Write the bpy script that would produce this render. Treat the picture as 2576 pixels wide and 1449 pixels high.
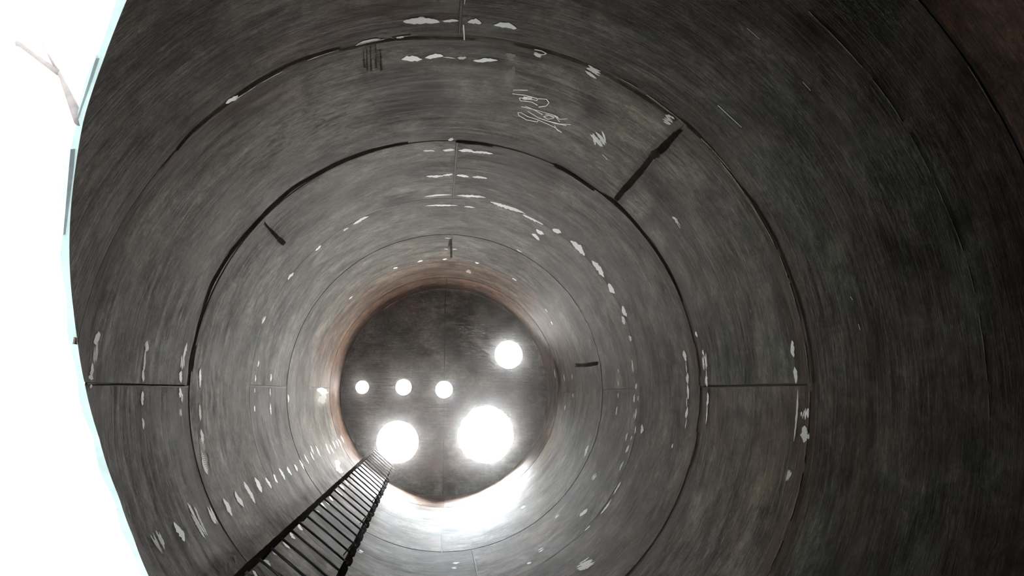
import bpy, math, random
from mathutils import Vector, Matrix
sc = bpy.context.scene
for o in list(bpy.data.objects): bpy.data.objects.remove(o)
COL = sc.collection
# ---------------------------------------------------------------- measured layout: the vessel's axis is +Z, angles around it, metres
R=1.560
CAM=(-0.0665,0.0398,0.0)
RW=(0.996054, 0.0, -0.088748)
DW=(0.011632, 0.991374, 0.130549)
FW=(0.087982, -0.131066, 0.987462)
FPX=2000.0
RZ=[12.256, 9.505, 7.979, 6.459, 4.935, 3.409, 2.25, 1.898]
OPEN=[(3.9808, 2.408), (3.9246, 2.49), (3.8665, 2.571), (3.8057, 2.649), (3.7442, 2.726), (3.6393, 2.88), (3.5023, 3.069), (3.4034, 3.206), (3.3285, 3.311), (3.26, 3.397), (3.1362, 3.528), (2.9934, 3.66), (2.8182, 3.754), (2.6989, 3.759), (2.5811, 3.722)]
MARKS=[(2.615,4.008,2.689,3.997,1.19e-05,-0.0608,0.55,1),
(2.615,4.298,2.686,4.288,8.28e-06,-0.0409,1,0),
(2.586,4.615,2.732,4.593,1.052e-05,-0.06008,1,1),
(2.605,4.881,2.687,4.868,1.069e-05,-0.0498,0.9,1),
(2.607,5.204,2.686,5.192,8.714e-06,-0.04077,0.8,0),
(2.615,5.5,2.692,5.488,8.727e-06,-0.04574,0.7,0),
(2.603,5.808,2.713,5.79,8.175e-06,-0.04616,0.7,0),
(2.631,6.116,2.71,6.103,7.1e-06,-0.05135,1,0),
(2.626,6.415,2.688,6.405,7.913e-06,-0.04412,1,0),
(2.635,6.694,2.686,6.685,7.033e-06,-0.04133,0.8,0),
(2.63,6.991,2.703,6.979,6.838e-06,-0.04521,0.8,0),
(2.633,7.297,2.691,7.287,6.773e-06,-0.04117,0.7,0),
(2.637,7.622,2.684,7.614,7.622e-06,-0.04503,1,0),
(2.624,7.942,2.697,7.93,6.576e-06,-0.03925,0.7,0),
(2.644,8.271,2.715,8.259,3.509e-06,-0.03205,0.8,0),
(2.65,8.631,2.714,8.62,3.541e-06,-0.03498,1,0),
(2.685,8.776,2.752,8.763,-4.001e-07,-0.03623,1,0),
(2.652,9.09,2.736,9.075,2.528e-06,-0.03891,1,0),
(2.633,9.798,2.723,9.781,6.873e-06,-0.06034,1,0),
(2.627,10.08,2.701,10.07,7.494e-06,-0.048,1,0),
(2.649,10.4,2.719,10.39,4.879e-06,-0.05122,0.8,0),
(2.654,10.72,2.714,10.71,5.128e-06,-0.05444,0.8,0),
(2.651,10.97,2.718,10.96,5.327e-06,-0.05705,1,0),
(2.662,11.3,2.732,11.29,3.272e-06,-0.06061,1,0),
(2.358,4.91,2.393,4.906,2.961e-05,-0.02857,0.7,0),
(2.351,5.208,2.395,5.203,4.206e-05,-0.04032,0.7,0),
(2.364,5.497,2.407,5.492,4.093e-05,-0.04067,0.7,0),
(2.348,5.814,2.394,5.809,3.721e-05,-0.03559,1,0),
(2.363,6.108,2.404,6.104,4.545e-05,-0.04503,1,0),
(2.367,6.455,2.411,6.45,4.391e-05,-0.04423,1,0),
(2.352,7.296,2.401,7.29,6.673e-05,-0.06497,1,0),
(2.349,7.672,2.415,7.664,6.375e-05,-0.06314,1,0),
(2.352,7.965,2.42,7.956,5.834e-05,-0.05852,1,0),
(2.362,8.193,2.418,8.186,6.101e-05,-0.06201,1,0),
(2.341,8.732,2.405,8.725,6.088e-05,-0.05895,1,0),
(2.361,9.113,2.417,9.106,6.335e-05,-0.06435,1,0),
(2.362,9.556,2.415,9.55,5.6e-05,-0.05681,1,0),
(2.362,10.05,2.412,10.04,6.211e-05,-0.06292,1,0),
(4.555,3.25,4.655,3.283,-0.0007625,0.02976,0.5,0),
(4.664,3.272,4.708,3.272,3.876e-05,0.01307,0.5,0),
(4.733,3.273,4.771,3.272,0.0001572,0.02441,0.5,0),
(4.807,3.276,4.871,3.272,0.0003001,0.02828,0.5,0),
(4.539,3.648,4.602,3.663,-0.0003954,0.02989,1,0),
(4.61,3.648,4.666,3.641,0.0003716,0.02751,1,0),
(4.665,3.654,4.704,3.668,-0.0001449,0.006878,0.4,0),
(4.71,3.658,4.737,3.657,0.0001238,0.01613,0.4,0),
(4.758,3.679,4.834,3.651,0.000648,0.0208,1,0),
(4.688,4.915,4.711,4.914,0.0002634,0.03241,0.4,0),
(4.583,5.112,4.634,5.141,-0.0002791,0.01742,0.7,0),
(4.667,5.124,4.718,5.122,0.0002011,0.03071,1,0),
(4.733,5.121,4.804,5.123,0.0001197,0.03071,1,0),
(4.791,5.137,4.882,5.109,0.0004378,0.02629,1,0),
(4.589,5.756,4.673,5.757,0.0001491,0.03298,0.8,0),
(4.669,5.731,4.716,5.72,0.00039,0.03256,0.8,0),
(4.732,5.739,4.794,5.744,8.142e-05,0.03276,1,0),
(4.808,5.741,4.88,5.722,0.0004276,0.03261,0.5,0),
(4.572,6.342,4.717,6.334,0.0001654,0.02653,1,0),
(4.74,6.337,4.893,6.302,0.0004168,0.03958,1,0),
(4.574,6.69,4.753,6.701,0.0001023,0.02958,1,0),
(4.787,6.727,4.848,6.699,0.0004485,0.02941,1,0),
(4.922,6.395,5.095,6.439,-0.0001061,0.0544,0.8,0),
(5.107,6.469,5.23,6.46,0.0003454,0.06179,0.9,0),
(5.016,6.379,5.121,6.412,-0.0001042,0.02676,0.8,0),
(4.683,8.158,4.731,8.167,3.487e-05,0.02154,0.6,0),
(4.68,8.783,4.714,8.793,8.443e-06,0.02487,0.6,0),
(4.742,8.8,4.776,8.791,0.0001815,0.02488,0.6,0),
(4.418,3.39,4.485,3.39,2.58e-05,0.01188,0.4,0),
(4.531,3.411,4.553,3.415,-0.0001223,0.01003,0.4,0),
(4.935,3.487,4.961,3.488,-8.759e-05,-0.03753,0.45,1),
(5.096,3.477,5.145,3.479,-0.0001147,-0.05777,0.45,1),
(5.369,3.474,5.402,3.476,-7.199e-05,-0.05339,0.35,1),
(5.214,4.105,5.271,4.237,-0.01141,0.08881,0.6,1),
(4.015,3.386,4.055,3.383,-6.151e-05,-0.02093,1,0),
(4.174,6.508,4.266,6.512,-0.0001244,-0.04139,1,0),
(4.111,6.54,4.144,6.541,-8.301e-05,-0.02784,1,0),
(5.209,6.743,5.262,6.771,-0.000587,0.06683,1,0),
(5.201,6.957,5.26,7.027,-0.001387,0.06265,1,0),
(5.284,6.425,5.334,6.373,0.00217,0.07275,1,0),
(5.397,6.369,5.507,6.411,-0.0006347,0.08692,1,0),
(5.552,6.373,5.661,6.384,-5.836e-05,0.07975,1,0),
(5.701,6.41,5.764,6.412,-3.097e-05,-0.0783,1,0),
(5.839,6.38,5.902,6.382,3.247e-07,-0.05817,1,0),
(5.889,6.539,5.936,6.54,6.981e-06,-0.05418,0.9,0),
(5.998,6.52,6.032,6.521,1.72e-05,-0.04039,0.6,0),
(5.632,4.321,5.681,4.326,-4.402e-05,0.01876,0.5,1),
(5.624,4.328,5.656,4.322,0.0003129,0.02191,0.6,0),
(4.48,9.444,4.522,9.449,-0.0001672,-0.05707,1,0),
(4.672,9.48,4.709,9.484,-0.0001576,-0.05724,1,0),
(4.288,9.407,4.324,9.41,-0.0001708,-0.05681,1,0),
(4.924,9.467,4.958,9.471,-0.0001346,-0.05675,1,0),
(5.24,9.537,5.28,9.539,-9.645e-05,-0.05716,1,0),
(5.165,7.895,5.204,7.898,-5.545e-05,-0.02982,0.6,0),
(5.592,9.688,5.63,9.688,-2.205e-05,-0.02937,1,0),
(5.703,9.903,5.735,9.902,-2.006e-05,-0.04583,1,0),
(3.882,9.415,3.917,9.415,-0.0001203,-0.04289,0.8,0),
(4.871,10.3,4.917,10.31,-0.0003274,-0.1332,0.25,0),
(6.129,6.637,6.197,6.638,1.779e-05,-0.02091,0.7,0),
(6.165,7.204,6.193,7.204,1.466e-05,-0.01635,1,0),
(6.237,7.247,6.269,7.248,1.82e-05,-0.01651,1,0),
(6.156,9.791,6.206,9.789,2.706e-05,-0.02981,0.8,0),
(6.152,10.43,6.212,10.43,3.088e-05,-0.03378,0.8,0),
(6.094,11.21,6.173,11.2,3.021e-05,-0.0389,0.6,0),
(6.256,6.575,6.29,6.575,3.925e-05,-0.03401,0.8,0),
(0.02341,7.254,0.0559,7.254,3.193e-05,-0.02475,1,0),
(0.1004,7.277,0.1561,7.278,5.038e-05,-0.03313,1,0),
(0.02998,6.642,0.0768,6.643,3.675e-05,-0.02775,0.8,0),
(0.03615,6.507,0.06952,6.508,1.765e-05,-0.01335,0.8,0),
(0.1058,6.559,0.1687,6.561,8.296e-05,-0.05384,0.9,1),
(0.1853,6.27,0.2333,6.272,7.397e-05,-0.04305,1,0),
(0.1989,6.479,0.2402,6.481,3.443e-05,-0.01975,0.7,0),
(0.2406,6.723,0.2875,6.725,5.227e-05,-0.02826,0.8,0),
(0.2498,6.554,0.279,6.555,3.73e-05,-0.02016,0.7,0),
(0.3012,6.586,0.3471,6.588,8.053e-05,-0.04055,0.6,0),
(0.3899,6.58,0.4481,6.583,5.901e-05,-0.02697,0.7,0),
(0.4932,6.38,0.5694,6.385,6.077e-05,-0.0253,0.7,0),
(0.5929,6.366,0.6886,6.373,6.491e-05,-0.02512,0.7,0),
(0.7636,6.409,0.8035,6.412,5.267e-05,-0.01898,0.6,0),
(0.1215,10.33,0.1673,10.33,5.211e-05,-0.03311,0.8,0),
(0.0258,9.786,0.06318,9.785,3.902e-05,-0.02975,0.8,0),
(0.374,8.182,0.4565,8.184,0.000136,-0.06219,0.5,0),
(0.9658,9.042,1.002,9.046,0.0001855,-0.06278,1,0),
(0.8354,7.538,0.8729,7.541,0.0001492,-0.0523,0.8,1),
(1.019,6.861,1.061,6.865,0.0001496,-0.05021,0.9,1),
(1.115,6.669,1.142,6.671,0.0001017,-0.03384,0.9,0),
(0.9555,5.778,0.8654,5.668,0.004742,-0.1251,0.8,1),
(2.04,7.1,2.071,7.098,0.0001008,-0.05339,0.7,1),
(1.49,7.444,1.536,7.447,0.0001194,-0.04208,0.5,1),
(1.511,7.254,1.542,7.256,0.0001126,-0.03989,0.4,1),
(0.2457,5.379,0.268,5.38,2.499e-05,-0.01368,0.8,0),
(0.5104,7.328,0.561,7.33,0.0001797,-0.07445,0.4,1),
(0.705,6.87,0.765,6.874,0.0001576,-0.058,0.4,0),
(6.127,5.166,6.174,5.168,2.776e-05,-0.03416,1,0),
(6.173,5.165,6.23,5.168,6.539e-06,-0.006852,1,0),
(6.224,5.16,6.27,5.162,3.208e-05,-0.02973,1,0),
(-0.01434,5.16,0.05231,5.163,2.608e-05,-0.02123,1,0),
(0.04408,5.185,0.08416,5.187,1.155e-05,-0.00857,1,0),
(0.08244,5.172,0.1323,5.175,3.717e-05,-0.02546,1,0),
(0.1324,5.166,0.1755,5.169,1.337e-05,-0.008476,1,0),
(6.138,4.801,6.16,4.803,1.2e-05,-0.01487,1,0),
(6.15,4.792,6.221,4.796,3.684e-05,-0.04054,1,1),
(6.217,4.789,6.248,4.791,7.671e-06,-0.007384,1,0),
(6.239,4.797,6.279,4.8,2.459e-05,-0.02213,1,0),
(0.02258,4.78,0.07818,4.784,2.871e-05,-0.02192,1,0),
(6.265,4.787,6.284,4.788,1.695e-05,-0.0147,1,0),
(0.06904,4.781,0.1461,4.786,1.599e-05,-0.01096,0.8,0),
(6.154,3.55,6.203,3.554,2.026e-05,-0.02283,0.5,0),
(6.232,3.551,6.281,3.555,2.272e-05,-0.02066,0.5,0),
(0.01538,3.54,0.1655,3.554,1.449e-05,-0.01028,0.35,0),
(0.06743,3.459,0.1012,3.462,6.461e-05,-0.04635,0.8,1),
(0.1181,3.453,0.1652,3.458,6.503e-05,-0.04222,0.35,0),
(0.2479,3.563,0.2822,3.567,6.32e-05,-0.03437,0.35,1),
(6.061,4.859,6.085,4.86,1.127e-05,-0.01907,0.6,0),
(3.249,3.586,3.286,3.58,-4.505e-05,-0.02766,0.55,0),
(3.192,3.6,3.264,3.588,-3.632e-05,-0.02382,0.45,1),
(3.151,3.585,3.199,3.577,-2.167e-05,-0.0157,0.45,0),
(3.152,3.581,3.166,3.578,-3.133e-05,-0.02342,0.6,0),
(3.25,4.175,3.284,4.17,-4.398e-05,-0.02705,0.6,0),
(3.181,4.182,3.258,4.17,-2.438e-05,-0.01625,0.5,0),
(3.152,4.183,3.192,4.176,-2.589e-05,-0.01889,0.6,0),
(3.244,4.785,3.303,4.776,-3.528e-05,-0.02151,0.9,0),
(3.2,4.778,3.258,4.769,-5.945e-05,-0.03904,1,1),
(3.154,4.773,3.198,4.766,-4.384e-05,-0.03179,1,0),
(3.13,5.134,3.218,5.12,-3.387e-05,-0.02467,1,0),
(3.25,6.661,3.287,6.656,-4.556e-05,-0.02813,0.9,0),
(3.173,6.632,3.21,6.626,-2.952e-05,-0.02086,0.9,0),
(3.181,7.219,3.225,7.212,-4.767e-05,-0.03303,1,0),
(3.464,6.398,3.515,6.393,-8.415e-05,-0.03921,0.8,1),
(3.728,6.455,3.776,6.452,-0.0001058,-0.04029,0.7,0),
(3.934,6.498,3.975,6.498,-0.0001177,-0.04104,0.8,0),
(3.098,4.775,3.136,4.769,-3.001e-05,-0.02469,1,0),
(3.079,4.813,3.114,4.807,-2.074e-05,-0.01792,0.6,0),
(3.029,4.779,3.061,4.774,-2.123e-05,-0.0211,0.6,1),
(3.077,4.189,3.122,4.182,-2.508e-05,-0.0215,0.45,0),
(3,4.192,3.038,4.185,-1.499e-05,-0.01606,0.5,0),
(3.006,5.146,3.072,5.134,-2.426e-05,-0.02455,0.9,0),
(2.915,5.136,2.974,5.126,-2.29e-05,-0.03236,0.7,0),
(3.118,6.629,3.142,6.625,-2.589e-05,-0.02079,1,0),
(3.021,6.619,3.052,6.614,-2.015e-05,-0.02062,0.8,0),
(3.096,7.223,3.145,7.215,-3.007e-05,-0.02474,1,0),
(2.996,7.22,3.062,7.209,-3.127e-05,-0.03279,1,0),
(2.795,5.074,2.888,5.058,-1.535e-05,-0.03912,0.45,0),
(3.056,8.054,3.111,8.045,-4.55e-05,-0.04105,0.5,0),
(3.129,3.587,3.14,3.585,-1.492e-05,-0.01176,0.5,0),
(2.318,14.38,2.363,14.38,0.0001086,-0.09791,0.3,0),
(3.103,10.38,3.161,10.37,-0.0005327,-0.4307,0.3,0),  # this and the next: patch of reflected light painted on the wall
(3.029,10.41,3.112,10.39,-0.0003919,-0.3682,0.12,0),
(2.513,9.89,2.574,9.88,0.0001256,-0.2403,0.6,0),  # this and the next: spot of sunlight painted on the wall
(2.462,9.781,2.552,9.767,0.0001307,-0.2062,0.2,0),
(2.818,5.095,2.911,5.079,-2.189e-05,-0.04734,0.06,0),
(2.88,5.106,2.942,5.096,-2.891e-05,-0.0477,0.08,0),
(4.854,3.566,4.885,3.567,-7.537e-05,-0.03047,0.03,0),
(4.868,3.794,4.896,3.795,-0.0002361,-0.09628,0.02,0),
(3.799,4.531,3.833,4.528,-4.538e-05,-0.01667,0.05,0),
(4.902,4.027,4.945,4.007,0.0001584,0.00492,0.75,2),
(4.945,4.007,4.989,4.004,4.921e-05,0.004922,0.75,2),
(4.989,4.004,4.989,4.033,-0.001215,-0.0001205,0.75,2),
(4.989,4.033,4.956,4.033,-3.036e-05,-0.004975,0.75,2),
(4.956,4.033,4.928,4.064,-0.0003303,-0.004851,0.75,2),
(4.928,4.064,4.935,4.096,-0.0009199,0.003302,0.75,2),
(4.935,4.096,4.973,4.072,0.0002067,0.005051,0.75,2),
(4.973,4.072,4.996,4.093,-0.000236,0.004985,0.75,2),
(4.991,4.001,5.018,3.976,0.0002993,0.004754,0.75,2),
(5.018,3.976,5.03,4.008,-0.0006263,0.004127,0.75,2),
(5.03,4.008,5.025,4.063,-0.001159,-0.001666,0.75,2),
(5.025,4.063,5.001,4.114,-0.0005635,-0.004589,0.75,2),
(4.955,4.153,4.991,4.172,-0.0001274,0.005253,0.75,2),
(4.991,4.172,5.023,4.201,-0.0002421,0.005227,0.75,2),
(4.943,4.178,5.063,4.15,9.758e-05,0.005303,0.75,2),
(5.063,4.15,5.078,4.156,-8.456e-05,0.005245,0.75,2),
(4.937,4.279,4.942,4.316,-0.001125,0.002661,0.75,2),
(4.942,4.316,4.974,4.354,-0.0003091,0.005522,0.75,2),
(4.974,4.354,5.014,4.334,0.0001803,0.0057,0.75,2),
(5.014,4.334,5.016,4.298,0.001262,0.00149,0.75,2),
(5.016,4.298,5.079,4.319,-7.214e-05,0.005634,0.75,2),
(5.079,4.319,5.112,4.352,-0.0002716,0.00556,0.75,2),
(4.937,4.279,4.948,4.266,0.0003488,0.005382,0.75,2),
(4.948,4.266,4.975,4.298,-0.0003164,0.00538,0.75,2),
(4.975,4.298,5.016,4.298,2.857e-05,0.005623,0.75,2),
(4.97,4.219,5.013,4.268,-0.0003015,0.005306,0.75,2),
(5.013,4.268,5.074,4.261,6.286e-05,0.005541,0.75,2),
(5.074,4.261,5.116,4.224,0.0002827,0.005374,0.75,2),
(5.029,4.223,5.045,4.177,0.0007269,0.004474,0.75,2),
(5.045,4.177,5.066,4.186,-0.0001027,0.005308,0.75,2),
(5.066,4.186,5.046,4.241,-0.0006966,-0.004581,0.75,2),
(5.046,4.241,5.029,4.223,0.0002818,-0.005283,0.75,2),
(5.031,4.179,5.074,4.163,0.0001361,0.005291,0.75,2),
(5.074,4.163,5.085,4.175,-0.000298,0.005126,0.75,2),
(5.085,4.175,5.11,4.124,0.0005715,0.004731,0.75,2),
(5.043,4.267,5.092,4.24,0.0001905,0.005467,0.75,2),
(5.092,4.24,5.129,4.181,0.0004676,0.005067,0.75,2),
(5.076,4.29,5.092,4.342,-0.0007808,0.004456,0.75,2),
(5.092,4.342,5.112,4.352,-0.0001222,0.005702,0.75,2),
(5.063,4.15,5.089,4.212,-0.0006004,0.004637,0.75,2),
(4.902,3.975,4.949,3.932,0.0002842,0.004688,0.75,2),
(4.941,4.046,4.966,4.003,0.0004932,0.004581,0.75,2),
(4.966,4.003,4.971,4.036,-0.00104,0.00247,0.75,2),
(4.971,4.036,4.947,4.067,-0.0003917,-0.004786,0.75,2),
(4.947,4.067,4.941,4.046,0.0007643,-0.003861,0.75,2),
(4.942,4.03,4.966,4.038,-7.341e-05,0.004971,0.75,2),
(4.94,4.067,4.967,4.018,0.0005176,0.004578,0.75,2),
(4.935,3.45,4.955,3.445,9.213e-05,0.004119,0.45,2),
(4.955,3.445,4.972,3.457,-0.0001977,0.004062,0.45,2),
(4.972,3.457,4.965,3.478,-0.0008111,-0.003062,0.45,2),
(4.965,3.478,4.957,3.482,-0.0001683,-0.004157,0.45,2),
(5.281,4.353,5.308,4.377,-0.0001937,0.004713,0.4,2),
(5.39,2.531,5.427,2.534,-1.347e-06,0.001397,0.35,2),
(5.562,2.537,5.588,2.536,2.117e-05,0.001392,0.35,2),
(5.462,3.074,5.505,3.072,2.638e-05,0.002317,0.5,2),
(5.505,3.072,5.548,3.064,5.621e-05,0.002304,0.5,2),
(6.067,2.951,6.077,2.941,0.0002285,0.002129,0.3,2),
(6.138,2.94,6.153,2.934,9.667e-05,0.001737,0.3,2),
(4.727,3.456,4.722,3.306,0.001693,-0.0006196,0.45,2),
(4.722,3.069,4.721,3.119,-0.001043,-0.0002728,0.4,2),
(5.434,3.479,5.432,3.55,-0.005915,-0.003223,-0.95,2),
(5.432,3.55,5.43,3.677,-0.008561,-0.002262,-0.95,2),
(5.43,3.677,5.428,3.85,-0.01271,-0.002691,-0.95,2),
(5.428,3.85,5.421,3.932,-0.01473,-0.02253,-0.95,2),
(5.421,3.932,5.428,4.174,-0.01016,0.004162,-0.95,2),
(5.428,4.174,5.428,4.4,-0.01222,-0.00194,-0.95,2),
(5.428,4.4,5.426,4.596,-0.01353,-0.003176,-0.95,2),
(5.426,4.596,5.429,4.854,-0.01102,0.001409,-0.95,2),
(4.874,4.959,4.721,4.945,-2.792e-05,-0.02045,-0.8,2),
(4.721,4.945,4.526,4.928,-3.865e-05,-0.02445,-0.8,2),
(4.526,4.928,4.388,4.915,-1.831e-05,-0.02816,-0.8,2),
(4.388,4.915,4.248,4.903,-1.741e-05,-0.03589,-0.8,2),
(4.248,4.903,4.142,4.906,-0.0001431,-0.03564,-0.7,2),
(4.142,4.906,4.006,4.876,0.0002016,-0.03144,-0.6,2),
(4.006,4.876,3.836,4.91,-0.0003158,-0.03525,-0.7,2),
(3.836,4.91,3.677,4.872,0.0003377,-0.03491,-0.7,2),
(3.677,4.872,3.524,4.871,6.18e-05,-0.03056,-0.65,2),
(3.524,4.871,3.421,4.917,-0.0003948,-0.02661,-0.55,2),
(3.421,4.917,3.301,4.945,-0.0001842,-0.03456,-0.5,2),
(3.301,4.945,3.198,4.937,0.0002272,-0.03064,-0.45,2),
(3.198,4.937,3.147,4.913,0.0005417,-0.02259,-0.35,2),
(3.772,3.423,3.83,3.412,8.962e-05,0.009578,-0.15,2),
(3.83,3.412,3.897,3.388,0.0002703,0.01141,-0.25,2),
(3.897,3.388,3.975,3.392,-0.0001171,0.0134,-0.4,2),
(3.975,3.392,4.055,3.386,4.695e-05,0.01541,-0.5,2),
(4.055,3.386,4.147,3.371,0.0001742,0.01541,-0.5,2),
(4.147,3.371,4.268,3.372,-1.692e-05,0.01162,-0.45,2),
(4.268,3.372,4.368,3.391,-0.0001808,0.01173,-0.4,2),
(4.365,3.425,4.453,3.43,-2.299e-05,0.01009,-0.3,2),
(4.453,3.43,4.526,3.43,2.044e-05,0.01216,-0.3,2),
(4.526,3.43,4.641,3.448,-0.0001109,0.01228,-0.3,2),
(4.641,3.448,4.757,3.453,4.994e-07,0.01034,-0.3,2),
(4.874,3.446,4.994,3.44,0.0001085,0.01241,-0.6,2),
(4.994,3.44,5.098,3.436,0.0001242,0.01445,-0.6,2),
(5.098,3.436,5.255,3.449,-1.547e-05,0.01451,-0.6,2),
(5.255,3.449,5.406,3.444,0.000117,0.01451,-0.6,2),
(5.415,3.39,5.542,3.401,-1.119e-05,0.01202,-0.55,2),
(5.542,3.401,5.68,3.412,-1.14e-05,0.01204,-0.55,2),
(5.68,3.412,5.784,3.385,0.0003339,0.01187,-0.55,2),
(5.784,3.385,5.867,3.383,9.453e-05,0.01174,-0.55,2),
(5.867,3.383,5.965,3.385,4.59e-05,0.009738,-0.55,2),
(5.965,3.385,6.06,3.379,0.0001198,0.009663,-0.55,2),
(6.06,3.379,6.172,3.377,7.999e-05,0.009581,-0.55,2),
(6.172,3.377,6.279,3.377,6.599e-05,0.009495,-0.55,2),
(6.094,9.405,6.11,8.848,0.01282,0.02653,-0.7,2),
(6.11,8.848,6.114,8.078,0.01221,0.00293,-0.7,2),
(3.851,5.014,3.851,5.207,-0.004833,-0.0006947,-0.6,2),
(3.851,5.207,3.847,5.483,-0.007555,-0.00335,-0.6,2),
(3.847,5.483,3.849,5.699,-0.01144,0.001922,-0.6,2),
(5.14,4.938,5.337,4.968,-4.726e-05,0.02474,-0.95,2),
(5.337,4.968,5.436,4.889,0.0008901,0.02396,-0.95,2),
(5.436,4.889,5.589,4.919,-0.0001176,0.02404,-0.95,2),
(5.589,4.919,5.77,4.914,9.532e-05,0.02411,-0.95,2),
(5.77,4.914,5.93,4.938,-9.789e-05,0.02402,-0.95,2),
(4.716,8.641,4.726,8.183,0.006703,0.01224,-0.4,2),
(4.726,8.183,4.742,9.361,-0.007026,0.004569,-0.4,2),
(4.433,3.468,4.427,3.572,-0.001713,-0.001203,-0.45,2),
(4.427,3.572,4.423,3.669,-0.002931,-0.002129,-0.45,2),
(4.441,3.475,4.436,3.579,-0.001719,-0.001161,-0.45,2),
(4.436,3.579,4.429,3.712,-0.002948,-0.00222,-0.45,2),
(4.455,3.435,4.447,3.589,-0.001713,-0.001155,-0.45,2),
(4.447,3.589,4.441,3.723,-0.002964,-0.00211,-0.45,2),
(4.47,3.434,4.462,3.6,-0.001721,-0.001082,-0.45,2),
(4.462,3.6,4.458,3.699,-0.002977,-0.001795,-0.45,2),
(4.48,3.504,4.476,3.611,-0.001748,-0.0009399,-0.45,2),
(4.476,3.611,4.471,3.747,-0.003002,-0.00182,-0.45,2),
(3.139,3.609,3.142,3.884,-0.002266,0.0006828,-0.3,2),
(3.142,3.884,3.143,4.296,-0.00248,0.0005027,-0.3,2),
(3.143,4.296,3.144,4.847,-0.002778,0.0004322,-0.3,2),
(6.282,4.864,6.283,4.028,0.002862,0.000153,-0.3,2),
(-0.0005873,4.028,0.001969,3.439,0.002424,0.00031,-0.3,2)]
STAINS_AND_LIGHT=[(4.552,4.087,0.1345,0.2649,0.2,0),
(4.5,3.842,0.07608,0.1681,0.5,0),
(4.681,4.28,0.04965,0.1667,0.5,0),
(4.421,3.754,0.009878,0.1383,0.5,0),
(4.467,3.604,0.01191,0.1076,0.5,0),
(4.437,3.145,0.207,0.07346,0.6,0.5),
(4.735,3.186,0.1288,0.06262,0.6,0.3),
(4.825,3.514,0.3007,0.0505,0.5,0),
(5.107,3.482,0.2331,0.05788,0.6,0),
(3.988,3.459,0.2818,0.07015,0.55,0.5),
(4.174,3.454,0.2217,0.05541,0.6,0),
(3.748,3.443,0.2752,0.112,0.6,0.6),
(3.497,3.458,0.1589,0.06695,0.6,0.7),
(4.026,2.952,0.2072,0.2425,0.8,0),  # shaded area outside the seam, painted in as darkening
(5.348,3.524,0.1429,0.05899,0.5,0),
(4.719,4.802,0.4485,0.06838,0.6,0),
(4.249,4.889,0.2335,0.06255,0.55,0),
(3.773,4.899,0.2275,0.07681,0.5,0.4),
(3.46,4.766,0.1751,0.09931,0.55,0.5),
(3.174,4.873,0.1332,0.05871,0.5,0.5),
(5.168,5.105,0.25,0.06815,0.5,0),
(5.575,4.771,0.1882,0.07411,0.5,0.4),
(3.854,5.316,0.02012,0.3448,0.45,0),
(3.847,5.553,0.02801,0.1372,0.4,0),
(6.107,8.72,0.0112,0.6617,0.5,0),
(4.64,6.529,0.1896,0.06892,0.7,0),
(5.424,3.586,0.01703,0.1279,0.4,0),
(5.425,3.871,0.01829,0.1941,0.5,0),
(5.427,4.04,0.01904,0.2099,0.45,0),
(5.423,4.376,0.02053,0.243,0.45,0),
(5.424,4.692,0.02193,0.1696,0.45,0),
(3.788,4.643,0.3643,0.4445,1.5,0),
(4.165,4.139,0.2875,0.317,1.55,0),
(4.283,5.386,0.3365,0.2729,1.35,0),
(4.318,4.44,0.08649,0.1893,1.5,0),
(3.303,5.544,0.1524,0.4475,1.15,0),
(4.523,4.613,0.0605,0.08391,1.5,0),
(4.872,3.61,0.01947,0.07916,1.4,0),
(4.885,3.844,0.02066,0.1273,1.35,0),
(4.059,3.756,0.01688,0.02334,1.6,0),
(5.513,4.704,0.04702,0.2771,1.8,0),
(5.642,4.738,0.0629,0.1299,1.5,0),
(5.52,3.759,0.08862,0.2267,1.25,0),
(4.397,5.305,0.3023,0.2231,1.25,0),
(3,5.36,0.04901,0.1559,1.7,0),
(2.861,5.148,0.09348,0.09585,1.6,0),
(3.095,6.107,0.1119,0.2904,1.3,0),
(3.081,10.31,0.07005,0.5782,2.2,0),  # lightens the wall under the painted patch of reflected light
(4.902,10.5,0.04073,0.4038,1.3,0),
(1.306,13.11,0.5838,0.8974,1.3,0),
(1.489,8.756,0.2133,0.3179,1.2,0),
(0.9974,8.71,0.1609,0.4444,1.35,0),
(0.678,7.355,0.137,0.3207,0.7,0),
(0.5323,7.251,0.1357,0.222,0.7,0),
(5.522,7.634,0.2208,0.2516,0.65,0.3),
(5.779,8.346,0.1609,0.2558,0.6,0),
(4.636,8.173,0.1575,0.2509,0.7,0.8),
(4.461,10.42,0.4924,0.5295,0.85,1),
(0.3766,3.816,0.1087,0.0725,1.3,0),
(0.4496,4.592,0.05795,0.1036,1.4,0),
(2.427,5.11,0.1827,0.1518,0.75,0)]

SEAM_Z = {'lap': RZ[7], 'd': RZ[5], 'c': RZ[4], 'b': RZ[3], 'a2': RZ[2], 'a1': RZ[1], 'a0': 11.03, 'top': RZ[0]}
ZFLOOR, ZTOP = -1.15, RZ[0]
# ---------------------------------------------------------------- camera
cam = bpy.data.cameras.new('camera'); cam_o = bpy.data.objects.new('camera', cam); COL.objects.link(cam_o)
cam.sensor_fit = 'HORIZONTAL'; cam.sensor_width = 36.0; cam.lens = 36.0*FPX/2576.0
cam.clip_start = 0.02; cam.clip_end = 500
rw, uw, bw = Vector(RW), -Vector(DW), -Vector(FW)
m = Matrix(((rw.x, uw.x, bw.x), (rw.y, uw.y, bw.y), (rw.z, uw.z, bw.z))).to_4x4()
m.translation = Vector(CAM); cam_o.matrix_world = m
sc.camera = cam_o
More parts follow.
